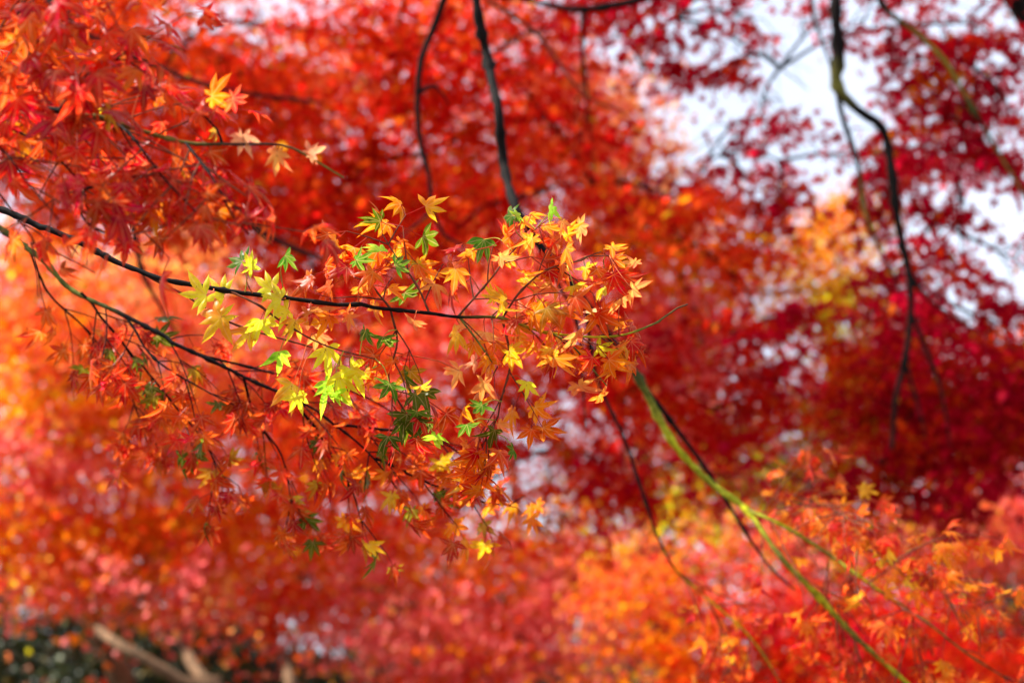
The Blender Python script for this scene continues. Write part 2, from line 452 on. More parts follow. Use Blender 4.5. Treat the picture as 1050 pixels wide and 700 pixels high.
# individually placed leaves of the sharp branch
SINGLE = {'G': ((.30,.60,.02), (.52,.72,.03)), 'Y': ((.90,.72,.02), (.88,.50,.02)), 'YO': ((.90,.42,.02), (.88,.20,.02)),
          'O': ((.88,.24,.012), (.85,.12,.015)), 'OR': ((.88,.26,.05), (.85,.14,.05)), 'YG': ((.72,.70,.02), (.84,.56,.02)),
          'GD': ((.06,.17,.01), (.12,.20,.012)), 'RD': ((.62,.05,.02), (.70,.08,.02)), 'GO': ((.50,.36,.012), (.84,.17,.015)), 'PK': ((.88,.30,.14), (.88,.20,.10))}
def single_leaf(parent, nodes, px, py, ang, span, kind, d=1.60, tilt=(0, 0), lobes=7, rg=rng):
    """px,py blade centre; ang = screen direction of the middle lobe (0 right, 90 up); span = width in photo pixels"""
    c0 = at(px, py, d); sz = span*.77/FPX*d
    dirn = Rt*math.cos(R(ang)) + Up*math.sin(R(ang))
    side = np.cross(dirn, -Fw)
    N = nrm(-Fw + math.sin(R(tilt[0]))*1.3*dirn + math.sin(R(tilt[1]))*1.3*side)
    Yv = nrm(dirn - N*(dirn @ N))
    base = c0 - Yv*sz*.38
    V, F, rad, vein = blade(0, rg, .45, LOBES if lobes == 7 else LOBES[1:-1])
    b = rg.normal(.25, .15); tw = rg.normal(0, .4); an = np.arctan2(V[:, 0], V[:, 1])
    V = V.copy(); V[:, 0] *= rg.uniform(.72, 1.0)
    V[:, 2] += -b*rad**2 + tw*V[:, 0]*V[:, 1] + rg.normal(0, .25)*V[:, 0]**2
    V[:, 2] += rad**2.5*rg.uniform(.10, .30)*np.sin(an*rg.uniform(2, 4) + rg.uniform(0, 6.28))     # each tip curls its own way
    V[:, 0] += .10*rad**2*rg.normal(0, 1)
    W = (V*sz) @ frames(Yv[None], N[None])[0].T
    ca, cb = [np.array(q) for q in SINGLE[kind]]
    lean = np.array([math.cos(rg.uniform(0, 6.28)), math.sin(rg.uniform(0, 6.28))])
    ww = np.clip(rad*1.1 - .25 + .4*(V[:, :2] @ lean) + .28*np.sin(an*rg.uniform(1.5, 3.5) + rg.uniform(0, 6.28))*np.minimum(1, rad*2) + (1-vein)*.15, 0, 1)[:, None]
    o = mesh_obj('leaf', W, F, M_LEAF, parent, ca*(1-ww) + cb*ww, vein)
    o.location = base
    # stalk from the blade to the nearest point of the wood
    k = np.argmin(np.linalg.norm(nodes - base, axis=1)); foot = nodes[k]
    dist = np.linalg.norm(foot-base)
    mid = (base - Yv*min(.018, dist*.4))*.6 + (foot*.5+base*.5)*.4
    V2, F2, C2 = tube([foot-base, (foot*.35+mid*.65)-base, np.zeros(3)], .0007, .00035, (.55, .12, .04) if kind[0] != 'G' else (.4, .35, .05), 5, .006, .05, False, rg)
    s = mesh_obj('stalk', V2, F2, M_BARK, o, C2)
    return o

# ---------------------------------------------------------------- 1. the sharp branch across the middle
def sharp_branch():
    rg = np.random.default_rng(5)
    t = thing('maple_branch', 'sharp thin maple branch across the middle with yellow, lime green and orange leaves', 'branch', 'maple branches hanging into view')
    main = pts((-180,150,1.72),(-60,190,1.68),(16,221,1.66),(80,248,1.64),(150,282,1.62),(235,298,1.61),(320,308,1.60),(400,316,1.60),(440,320,1.60),(470,324,1.60),(515,326,1.60),(560,340,1.60),(625,345,1.60),(665,334,1.61),(705,312,1.63))
    wood('stem', [tube(main, .0042, .0008, sides=9, step=.006, rg=rg, cols=[DARK]*9+[DARK,OLIVE,MOSS,MOSS,OLIVE,BROWN])], t)
    subs = [pts((235,298,1.61),(262,312,1.60),(290,330,1.60),(330,352,1.59),(385,368,1.59)),
            pts((470,324,1.60),(490,350,1.59),(505,372,1.59)), pts((515,326,1.60),(535,300,1.60),(560,278,1.60),(590,268,1.60),(625,262,1.60)),
            pts((560,340,1.60),(585,352,1.59),(612,382,1.59),(622,395,1.58)), pts((440,320,1.60),(425,290,1.61),(405,262,1.61),(392,240,1.62)),
            pts((400,316,1.60),(380,290,1.61),(372,268,1.62)), pts((470,324,1.60),(500,290,1.60),(520,262,1.61),(552,232,1.62)),
            pts((150,282,1.62),(185,300,1.62),(235,330,1.62),(300,350,1.63),(380,372,1.63)),
            pts((400,316,1.60),(408,350,1.61),(400,390,1.61),(420,430,1.61)),
            pts((515,326,1.60),(522,370,1.60),(512,420,1.60),(490,470,1.61))]
    for i, s_ in enumerate(subs):
        wood('twig', [tube(s_, .0013, .0006, (OLIVE if i in (1, 3) else REDTWIG), 6, .006, .12, True, rg)], t)
    nodes = np.concatenate([smooth_path(main, .004)[0]] + [smooth_path(s_, .004)[0] for s_ in subs])
    H = [ # px, py, angle, span, kind, tilt
      (199,302,175,46,'YG',(10,10)),(222,296,150,38,'Y',(15,-10)),(214,330,200,48,'YO',(5,15)),(228,322,60,36,'Y',(15,0)),
      (250,346,230,34,'YO',(0,10)),(264,340,258,44,'Y',(10,-15)),(279,305,160,36,'YG',(20,30)),(270,292,150,38,'YG',(15,0)),
      (286,322,200,40,'Y',(15,25)),(302,338,262,34,'YO',(0,-30)),(322,332,285,44,'OR',(10,10)),(330,350,300,36,'OR',(25,0)),
      (287,371,275,38,'G',(10,-30)),(294,405,240,46,'YO',(5,10)),(308,414,290,34,'Y',(10,-25)),
      (337,368,280,42,'YG',(0,10)),(333,404,255,44,'G',(0,-10)),(352,398,285,44,'YG',(10,20)),(366,388,310,44,'YG',(15,-20)),
      (345,410,275,34,'G',(30,10)),
      (262,270,20,34,'YG',(55,10)),(243,266,150,36,'GD',(60,10)),(298,268,330,34,'GD',(50,-20)),
      # centre
      (466,288,262,52,'O',(5,5)),(444,299,245,40,'OR',(20,20)),(494,258,250,48,'GD',(10,0)),(518,221,170,42,'GD',(45,10)),(533,219,40,26,'G',(30,0)),
      (562,217,200,36,'G',(45,20)),(566,250,60,34,'O',(30,10)),(585,262,330,40,'O',(40,-10)),(600,236,340,38,'OR',(45,0)),
      (540,252,260,40,'O',(35,-20)),(520,268,300,40,'OR',(50,20)),(543,292,290,38,'YO',(30,10)),(560,300,300,36,'OR',(45,20)),
      (462,348,215,44,'YO',(10,20)),(478,335,330,34,'OR',(40,10)),(500,350,260,40,'OR',(35,30)),(535,354,285,48,'O',(10,10)),
      (561,322,270,40,'GO',(30,20)),(590,300,300,42,'GO',(40,-10)),(605,280,290,42,'GO',(45,10)),(622,302,300,40,'GO',(35,0)),
      (612,325,280,40,'PK',(25,-25)),(640,312,300,38,'OR',(40,10)),(640,335,285,34,'O',(45,0)),(653,300,330,34,'OR',(50,0)),
      (463,383,200,42,'OR',(15,15)),(500,402,300,46,'OR',(10,-20)),(541,399,272,34,'YG',(0,10)),(482,372,180,30,'PK',(40,10)),
      (575,375,285,48,'O',(50,20)),(592,350,300,44,'OR',(45,-20)),(560,362,250,36,'YO',(40,0)),(598,402,285,44,'OR',(35,20)),(618,410,310,36,'O',(40,0)),
      (425,335,250,36,'OR',(40,10)),(405,300,300,36,'O',(50,20)),(430,278,260,36,'GO',(45,10)),(412,270,20,34,'GD',(40,0)),
      (386,252,100,34,'G',(50,20)),(372,268,330,34,'GD',(40,10)),(357,330,250,34,'OR',(20,0)),(370,300,290,32,'O',(40,-10)),
      (376,348,250,36,'GD',(30,20)),(395,352,280,34,'GD',(30,-10)),(410,372,280,36,'RD',(35,0)),(398,400,250,36,'GD',(35,10)),
      (435,400,290,34,'YO',(50,10)),(428,428,270,36,'GD',(40,0)),(515,440,270,36,'OR',(45,20)),(490,420,240,34,'GD',(30,0)),
      (480,440,280,34,'GD',(45,0)),(505,470,290,36,'O',(50,0)),(445,452,260,34,'G',(30,10)),(523,463,200,26,'GD',(40,0)),
      (575,232,230,30,'OR',(30,30)),(632,258,290,34,'O',(60,10)),(648,272,250,30,'OR',(60,-10)),
    ]
    for i, h in enumerate(H):
        px, py, a, sp, k, tl = h
        back = (i > 20)
        if i > 22: tl = (min(68, tl[0]*1.2 + 12), tl[1]*1.3 + rg.normal(0, 14)); sp = sp*rg.uniform(.82, 1.0)
        single_leaf(t, nodes, px, py, a, sp, k, 1.60 + (rg.normal(0, .035) if back else rg.normal(0, .008)), tl, 7 if rg.random() < .5 else 5, rg)
    L = Leaves(); Wd = []
    for s_, pal in ((subs[2], 'orange:3,scarlet:1,rust:1,lime:.4'), (subs[6], 'orange:2,rust:1,lime:.3'), (subs[4], 'rust:1,orange:2,green:.5'), (subs[5], 'rust:2,orange:1,green:.5'),
                    (subs[8], 'rust:3,green:1,orange:1'), (subs[9], 'rust:2,green:.3,orange:3')):
        grow(L, Wd, s_, pal, .2, .03, (.03, .07), (.022, .029), (.40, .4, .6), .7, None, rg, .0009, .68)
    grow(L, Wd, main[9:13], 'orange:3,rust:1,scarlet:1,lime:.3', .0, .03, (.02, .05), (.019, .026), (.4, .3, .6), .7, None, rg, .0009, .6)
    wood_each(Wd, t)
    emit_leaves(L, t, .8, .4, .3, 100-len(H)+5, rg)
sharp_branch()

# ---------------------------------------------------------------- 2. dark forked branch below it
def lower_branch():
    rg = np.random.default_rng(8)
    t = thing('maple_branch', 'dark forked branch below the sharp one, with rust red and dull green leaves', 'branch', 'maple branches hanging into view')
    main = pts((-160,110,2.19),(-50,195,2.09),(30,256,2.02),(75,298,1.99),(130,326,1.96),(200,362,1.94),(250,388,1.94),(300,408,1.94),(345,435,1.94),(385,470,1.94),(420,520,1.94))
    wood('stem', [tube(main, .0052, .0009, sides=9, step=.007, rg=rg, cols=[DARK,DARK,(.10,.10,.02),(.12,.13,.02)]+[DARK]*7)], t)
    subs = [pts((83,300,1.98),(120,345,1.99),(155,388,2.00),(185,425,2.01),(212,458,2.02),(228,500,2.04)),
            pts((200,362,1.94),(250,376,1.96),(310,390,1.97),(370,405,1.98),(430,440,1.99)),
            pts((300,408,1.94),(330,450,1.96),(360,500,1.98),(372,540,2.00)),
            pts((345,435,1.94),(400,440,1.96),(450,452,1.98),(500,490,2.00)),
            pts((130,326,1.96),(150,360,1.94),(190,390,1.92),(240,415,1.92)),
            pts((30,256,2.02),(50,300,2.06),(90,340,2.09),(130,400,2.12),(150,450,2.14)),
            pts((385,470,1.94),(430,490,1.98),(480,510,2.00),(530,520,2.02)),
            pts((250,388,1.94),(262,430,1.98),(290,470,2.02),(300,520,2.04))]
    for s_ in subs: wood('twig', [tube(s_, .0019, .0007, DARK, 6, .008, .12, True, rg)], t)
    L = Leaves(); Wd = []
    pals = ['rust:4,scarlet:1,green:.6', 'rust:4,scarlet:2,green:.3', 'rust:3,orange:1,green:.6', 'rust:3,orange:2,green:.4', 'rust:2,scarlet:2,green:.4', 'rust:4,scarlet:1,green:.3', 'rust:3,green:.5,orange:2', 'rust:2,scarlet:2,green:.5']
    for s_, pl in zip(subs, pals):
        grow(L, Wd, s_, pl, .12, .052, (.04, .10), (.021, .030), (.45, .35, .6), .9, None, rg, .0010, .66, DARK)
    grow(L, Wd, main[3:], 'rust:3,scarlet:1,green:.8', .1, .11, (.05, .12), (.021, .029), (.5, .3, .5), .9, None, rg, .0010, .6, DARK)
    shade_twigs = [pts((-160,110,2.2),(-200,60,2.2),(-260,0,2.1),(-340,-60,2.05)), pts((-160,110,2.2),(-240,90,2.1),(-330,60,2.1),(-430,40,2.1)),  # unseen leafy twigs beyond the left edge, added to shade this branch
           pts((-200,60,2.2),(-180,-20,2.2),(-200,-90,2.2),(-230,-160,2.2)), pts((-260,0,2.1),(-330,10,2.2),(-400,-20,2.2),(-470,-60,2.2)), pts((-240,90,2.1),(-300,150,2.1),(-380,180,2.1),(-460,200,2.1))]
    for s_ in shade_twigs:
        wood('twig', [tube(s_, .003, .0008, DARK, 6, .01, .12, True, rg)], t)
        grow(L, Wd, s_, 'rust:3,scarlet:1', .0, .03, (.08, .2), (.024, .032), (0, .8, .5), .3, None, rg, .0010, .95, DARK)
    wood_each(Wd, t)
    emit_leaves(L, t, .8, .4, .3, 100, rg)
lower_branch()

# ---------------------------------------------------------------- 3. red spray in front, upper left
def upper_branch():
    rg = np.random.default_rng(21)
    t = thing('maple_branch', 'crowded red and vermilion spray at the upper left, slightly out of focus', 'branch', 'maple branches hanging into view')
    main = pts((-220,60,1.32),(-80,88,1.31),(10,104,1.30),(60,115,1.29),(120,126,1.29),(190,146,1.29),(235,148,1.29),(290,149,1.29),(320,162,1.29),(352,182,1.29))
    wood('stem', [tube(main, .0042, .0007, sides=8, step=.007, rg=rg, cols=[DARK]*4+[OLIVE]*2+[BROWN]*2+[OLIVE]*2)], t)
    subs = [pts((-80,88,1.31),(15,133,1.29),(48,152,1.29),(72,175,1.29),(85,193,1.29),(95,220,1.29),(130,232,1.29)),
            pts((120,126,1.29),(150,160,1.25),(185,200,1.23),(215,230,1.22)), pts((60,115,1.29),(85,80,1.25),(120,60,1.23),(150,75,1.22)),
            pts((10,104,1.30),(30,60,1.27),(50,25,1.25),(75,10,1.24)), pts((190,146,1.29),(215,180,1.25),(235,215,1.24),(255,240,1.24)),
            pts((85,193,1.29),(110,190,1.27),(140,180,1.25)), pts((85,193,1.29),(82,215,1.27),(100,235,1.25),(140,245,1.25)),
            pts((-80,88,1.31),(-20,170,1.29),(10,215,1.28),(40,260,1.27)), pts((-60,60,1.27),(0,30,1.25),(20,10,1.23),(40,-30,1.22)),
            pts((228,148,1.29),(222,132,1.29),(206,116,1.29)),
            pts((-60,95,1.31),(0,150,1.24),(30,190,1.22),(60,225,1.21))]
    for s_ in subs: wood('twig', [tube(s_, .0014, .0006, DARK, 6, .007, .12, True, rg)], t)
    L = Leaves(); Wd = []
    for i, s_ in enumerate(subs):
        if i == 9: continue
        dn = .25 if i == 7 else (.4 if i == 10 else .78)
        grow(L, Wd, s_, 'scarlet:2,red:3,rust:3,orange:.5' if i != 7 else 'scarlet:2,rust:2,orange:1', .1, .034, (.05, .10), (.019, .027), (.28, .75, .5), .45, None, rg, .0009, dn, REDTWIG)
    grow(L, Wd, main[1:6], 'scarlet:2,red:3,rust:3,orange:.6', .0, .034, (.05, .12), (.019, .027), (.28, .75, .5), .45, None, rg, .0009, .6, REDTWIG)
    wood_each(Wd, t)
    nodes = np.concatenate([smooth_path(main, .004)[0]] + [smooth_path(s_, .004)[0] for s_ in subs])
    for h in [(248,148,260,34,'PK',(20,0)),(282,165,250,34,'OR',(10,20)),(198,118,190,38,'RD',(30,10)),(325,156,20,34,'PK',(50,0)),(130,205,280,40,'O',(20,0)),(245,105,330,34,'RD',(60,0)),(165,85,110,42,'RD',(30,0)),(150,80,70,38,'RD',(45,0))]:
        single_leaf(t, nodes, *h[:5], 1.29, h[5], 7, rg)
    emit_leaves(L, t, .8, .4, .3, 90, rg, bare=lambda x, y, d: (x > -30) & (x < 460) & (y > np.minimum(195 + .25*x, 235)))
upper_branch()

# ---------------------------------------------------------------- 4. long arching branch, dark above and moss green below
def arching_branch():
    rg = np.random.default_rng(31)
    D = 2.7
    t = thing('maple_branch', 'long arching branch, black at the top and mossy yellow green lower right', 'branch', 'maple branches hanging into view')
    main = pts((470,-160,D+.5),(482,-60,D+.3),(488,0,D+.2),(500,62,D+.2),(511,115,D+.1),(517,170,D+.1),(530,215,D),(556,255,D),(600,310,D),(630,352,D),(655,388,D),(674,425,D),(695,460,D),(730,496,D),(765,522,D-.05),(800,570,D-.1),(840,612,D-.1),(880,655,D-.1),(930,700,D-.1),(990,760,D-.1))
    cols = [DARK]*10+[(.06,.06,.015), (.25,.25,.02), MOSS, (.3,.3,.02), MOSS, OLIVE, MOSS, OLIVE, MOSS, MOSS]
    wood('stem', [tube(main, .0118, .0030, sides=10, step=.012, rg=rg, cols=cols, rough=.22, power=.9)], t)
    subs = [(pts((765,522,D-.05),(800,537,D-.1),(850,568,D-.12),(890,598,D-.15),(930,625,D-.15),(985,665,D-.15),(1040,700,D-.15)), .0034, [OLIVE, MOSS, OLIVE, MOSS, OLIVE, OLIVE, DARK]),
            (pts((655,388,D),(690,435,D+.06),(722,478,D+.08),(755,530,D+.08),(785,575,D+.05),(815,605,D+.05)), .0050, [DARK]*6),
            (pts((600,310,D),(612,385,D+.15),(640,450,D+.15),(662,515,D+.15),(688,578,D+.15),(722,610,D+.15),(768,652,D+.15),(800,700,D+.15)), .0038, [DARK]*5+[MOSS, MOSS, OLIVE]),
            (pts((556,255,D),(590,330,D+.05),(596,380,D+.08),(600,440,D+.1)), .0035, [DARK]*4)]
    for s_, r, cc in subs: wood('twig', [tube(s_, r, r*.35, sides=8, step=.015, rg=rg, cols=cc)], t)
    L = Leaves(); Wd = []
    o = 'orange:3,scarlet:3,rust:3,gold:.3'
    def leafy(a, pal, **k): 
        q = dict(start=.1, every=.05, tw_len=(.08, .2), size=(.022, .030), face=(.4, .45, .5), droop=.7, rg=rg, r=.0014, density=.55, col=REDTWIG)
        q.update(k); grow(L, Wd, a, pal, **q)
    leafy(subs[0][0], o, density=.35, every=.08)
    leafy(pts((800,530,D+.2),(830,515,D+.1),(865,530,D-.25),(885,570,D-.3)), o, start=0)
    leafy(pts((780,530,D+.1),(795,512,D+.1),(820,508,D+.1),(850,520,D+.05)), o, start=0, density=.4)
    leafy(pts((930,625,D-.15),(950,600,D-.2),(985,610,D-.2),(1020,640,D-.2)), o, start=0)
    leafy(pts((890,598,D-.15),(925,575,D-.2),(955,585,D-.2),(985,610,D-.2)), o, start=0)
    leafy(pts((850,568,D-.1),(850,600,D-.05),(870,640,D),(890,690,D)), 'scarlet:3,red:2,rust:1')
    leafy(pts((930,625,D-.1),(940,660,D-.1),(960,700,D),(970,740,D)), 'scarlet:2,orange:3')
    leafy(main[14:], 'scarlet:2,rust:2,red:3', every=.08, density=.35)
    leafy(pts((1040,700,D-.15),(1070,690,D-.15),(1120,720,D-.15)), o)
    leafy(subs[2][0][4:], 'scarlet:2,red:3,orange:1', every=.07, density=.5)
    leafy(pts((722,610,D+.15),(740,640,D+.2),(745,680,D+.2),(760,730,D+.2)), 'scarlet:2,red:2,orange:2')
    wood_each(Wd, t)
    near_main = smooth_path(main[13:], .02)[0]; near_sub = smooth_path(subs[0][0], .02)[0]
    mx_, my_, _ = pix(near_main); sx_, sy_, _ = pix(near_sub)
    def bare(x, y, d):
        a = np.min(np.hypot(x[:, None]-mx_[None], y[:, None]-my_[None]), axis=1) < 20
        b = np.min(np.hypot(x[:, None]-sx_[None], y[:, None]-sy_[None]), axis=1) < 15
        return (a | b) & (d < D+.1)
    emit_leaves(L, t, .8, .4, .3, 100, rg, bare=bare)
arching_branch()

# ================================================================== trees (trunk, limbs, crown) further off
FARLEAF = {}
def spray_cloud(L, c, rx, ry, rz, n, pal, size, rg, lay=.16, flat=.18):
    """leaves in drooping shelves inside an ellipsoid of centre c and half axes rx, ry, rz metres"""
    if n < 1: return
    m = max(1, n//40)
    q = nrm(rg.normal(0, 1, (m, 3)))*rg.random((m, 1))**(1/2.4)
    ctr = c + q*np.array([rx, ry, rz])
    which = rg.integers(0, m, n)
    nrmls = nrm(np.array([0, 0, 1.0]) + rg.normal(0, .55, (m, 3)))
    rad = lay*rg.uniform(.5, 1.5, m)
    off = rg.normal(0, 1, (n, 3))*rad[which][:, None]
    off -= nrmls[which]*(off*nrmls[which]).sum(-1, keepdims=True)*(1-flat)
    off[:, 2] -= .35*np.linalg.norm(off, axis=1)
    P = ctr[which] + off
    Y = nrm(off + rg.normal(0, .1, (n, 3)) + np.array([0, 0, -.10]))
    N = nrm(nrmls[which]*.5 + rg.normal(0, .75, (n, 3)) + np.array([0, -.15, .1]))
    cc, tt = colours(pal, n, rg, which)
    v = rg.normal(1, .12, (m, 1))[which]; cc = cc*v; tt = np.clip(tt*v, 0, .93)
    L.add(P, Y, N, rg.uniform(.8, 1.2, n)*size, np.clip(cc, 0, .95), tt)

def maple_tree(name, label, base, trunk, clumps, r=.12, leaf=.030, seed=1, cat='tree', group=None, bark=BROWN, lod=2, mat=None, limb_r=.022, extra=(), crown='crown', lay=.16, limb_col=None, trunk_cols=None, dense=1.0):
    """clumps: (px, py, depth, rx px, ry px, half depth m, leaf cover, palette)"""
    rg = np.random.default_rng(seed)
    t = thing(name, label, cat, group); t.location = base
    base = np.array(base, float)
    def loc(P): return [np.asarray(p) - base for p in P]
    wood('trunk', [tube(loc([base] + list(trunk)), r, r*.35, bark, 12, .15, .10, True, rg, cols=trunk_cols)], t, M_TRUNK)
    S, _ = smooth_path([base] + list(trunk), .2)
    nodes = S[len(S)//3:]
    L = Leaves()
    for pth, rr, cc in extra:
        wood('limb', [tube(loc(pth), rr, rr*.3, sides=9, step=.03, rg=rg, cols=cc)], t, M_BARK)
        nodes = np.vstack([nodes, smooth_path(pth, .2)[0]])
    for (px, py, d, rx, ry, hz, cover, pal) in clumps:
        c = at(px, py, d); sx, sy = rx/FPX*d, ry/FPX*d
        area = math.pi*rx*ry; la = 1.05*(leaf/d*FPX)**2*.62
        n = int(cover*area/la*dense)
        spray_cloud(L, c, sx, hz, sy, n, pal, leaf, rg, lay*max(.6, d/8))
        # limb towards this clump and forks inside it
        k = np.argmin(np.linalg.norm((nodes - c)*np.array([1, 1, 1.3]), axis=1)); a = nodes[k]
        mid = a*.5 + c*.5 + np.array([0, 0, .12*np.linalg.norm(c-a)]) + rg.normal(0, .05*np.linalg.norm(c-a), 3)
        tip = c + (c-mid)*.4; tip[2] -= sy*.3
        W = [tube(loc([a, mid, c, tip]), limb_r, limb_r*.25, limb_col or bark, 7, .08, .12, True, rg)]
        for q in range(5):
            s0 = (mid*(1-q/5) + c*(q/5)); e = c + nrm(rg.normal(0, 1, 3))*np.array([sx, hz, sy])*.85
            mm = (s0+e)/2 + np.array([0, 0, .08*np.linalg.norm(e-s0)]) + rg.normal(0, .04, 3)
            W.append(tube(loc([s0, mm, e]), limb_r*.4, limb_r*.12, limb_col or bark, 5, .08, .12, False, rg))
        wood('limb', W, t, M_BARK)
        nodes = np.vstack([nodes, c[None]])
    p, Y, N, s, c, tt = L.cat()
    V, F, Cc, Ve = build_leaves(p - base, Y, N, s, c, tt, lod, 0, .35, rg)
    o = mesh_obj(crown, V, F, mat or M_FAR, t, Cc, Ve, smooth=False)
    return t, len(p)

TOT = 0
def T_(*a, **k):
    global TOT
    _, n = maple_tree(*a, **k); TOT += n
G1 = 'maple trees of the grove'

# crimson tree overhead on the right, sky shows through it
cz = 'crimson:6,red:1'
T_('maple_tree', 'crimson maple at the right, its twigs hanging down against white sky', (4.3, 6.4, 0), [np.array([4.2, 6.3, 1.8]), np.array([3.9, 6.1, 3.6]), np.array([3.2, 5.9, 4.9])],
   [(690,20,6,70,45,.5,1.0,cz),(1000,140,5.9,55,45,.5,.9,cz),(800,70,6.1,40,18,.4,.25,cz),(780,120,6.2,40,14,.4,.3,cz),(660,70,6.2,35,20,.4,.5,cz),(720,175,6.1,40,18,.4,.8,cz),(985,240,5.8,35,20,.4,.5,cz),(630,25,6.2,60,30,.5,1.0,cz),(760,15,5.8,70,25,.5,.8,cz),(760,60,6,40,25,.4,.5,cz),(900,30,5.8,60,35,.5,1.1,cz),(1000,25,5.6,70,50,.5,1.0,cz),
    (690,75,6.4,40,18,.4,.6,cz),(740,160,6.2,35,18,.4,.7,cz),(1000,70,5.6,50,40,.5,1.3,cz),(940,60,5.7,40,30,.4,1.2,cz),(800,165,6,60,35,.5,1.0,cz),(760,175,6.2,45,25,.4,.5,cz),(845,20,6,25,20,.3,.6,cz),(880,160,6,40,30,.4,.9,cz),
    (960,110,5.8,60,40,.5,1.3,'crimson:5,rust:2,orange:1'),(1010,170,5.7,50,40,.5,1.1,cz),(930,170,5.8,50,35,.4,1.1,'crimson:5,rust:2'),(1030,100,5.6,35,50,.4,.7,cz),
    (905,210,5.8,50,35,.5,1.3,cz),(960,225,5.8,45,25,.4,.9,cz),(800,205,6,40,25,.5,1.0,'crimson:3,rust:2'),(1045,270,5.6,22,22,.3,.8,cz),
    (920,280,5.7,38,45,.5,2.2,'crimson:5,rust:1'),(970,310,5.7,50,25,.4,1.3,cz),(1030,335,5.7,50,25,.4,1.5,cz),(790,240,6,30,30,.4,.7,'crimson:3,rust:2'),
    (915,350,5.7,50,45,.5,2.2,'crimson:4,rust:1.5'),(980,370,5.7,70,45,.5,2.6,'crimson:5,rust:1'),(1050,390,5.7,50,50,.5,2.6,cz),(930,430,5.8,75,50,.5,2.6,'crimson:4,rust:1.5'),
    (1020,450,5.8,70,45,.5,2.6,'crimson:4,rust:1'),(860,400,5.9,40,30,.5,.8,'crimson:2,rust:2'),(900,490,5.9,60,40,.5,2.2,'crimson:4,rust:2'),(960,510,5.8,55,35,.5,2.4,'crimson:4,rust:1'),(1130,200,5.8,60,180,.6,1.5,cz),(1130,430,5.8,60,100,.6,2,cz),(900,-70,5.8,200,60,.6,1.4,cz),(800,-220,5.8,180,80,.9,1.0,cz),(1050,-200,5.8,120,90,.9,1.0,cz),(650,-70,6.2,100,60,.6,1.4,cz)],  # clumps highest above the frame are added to shade the crown below
   r=.15, leaf=.032, dense=2.1, seed=41, group=G1, bark=DARK, limb_r=.008, lod=1, lay=.085,
   extra=[(pts((900,-140,5.2),(866,-50,5.1),(857,0,5),(860,55,5),(858,88,5),(880,113,5),(905,132,5),(914,175,5),(921,230,5),(932,280,5),(934,320,5),(928,370,5),(918,410,5),(915,460,5)), .023, [DARK]*3+[DARK,OLIVE]+[DARK]*9),
          (pts((858,88,5),(864,120,5),(880,170,5),(886,215,5),(905,260,5),(925,300,5)), .010, [DARK,DARK,DARK,OLIVE,DARK,DARK]),
          (pts((836,-60,5.2),(832,0,5.1),(840,35,5.05),(850,62,5),(858,88,5)), .010, [DARK]*5),
          (pts((880,-60,5.3),(905,5,5.2),(940,34,5.2),(968,62,5.2),(988,95,5.2),(1005,125,5.2),(1035,175,5.2),(1070,230,5.2)), .011, [DARK,DARK,OLIVE,(.3,.25,.03),OLIVE,DARK,OLIVE,DARK]),
          (pts((934,320,5),(950,360,5),(965,400,5),(975,460,5)), .008, [DARK]*4),
          (pts((928,370,5),(940,410,5),(950,450,5)), .006, [DARK]*3),
          (pts((921,250,5),(945,300,5.05),(985,330,5.1),(1040,360,5.1)), .007, [DARK]*4)])

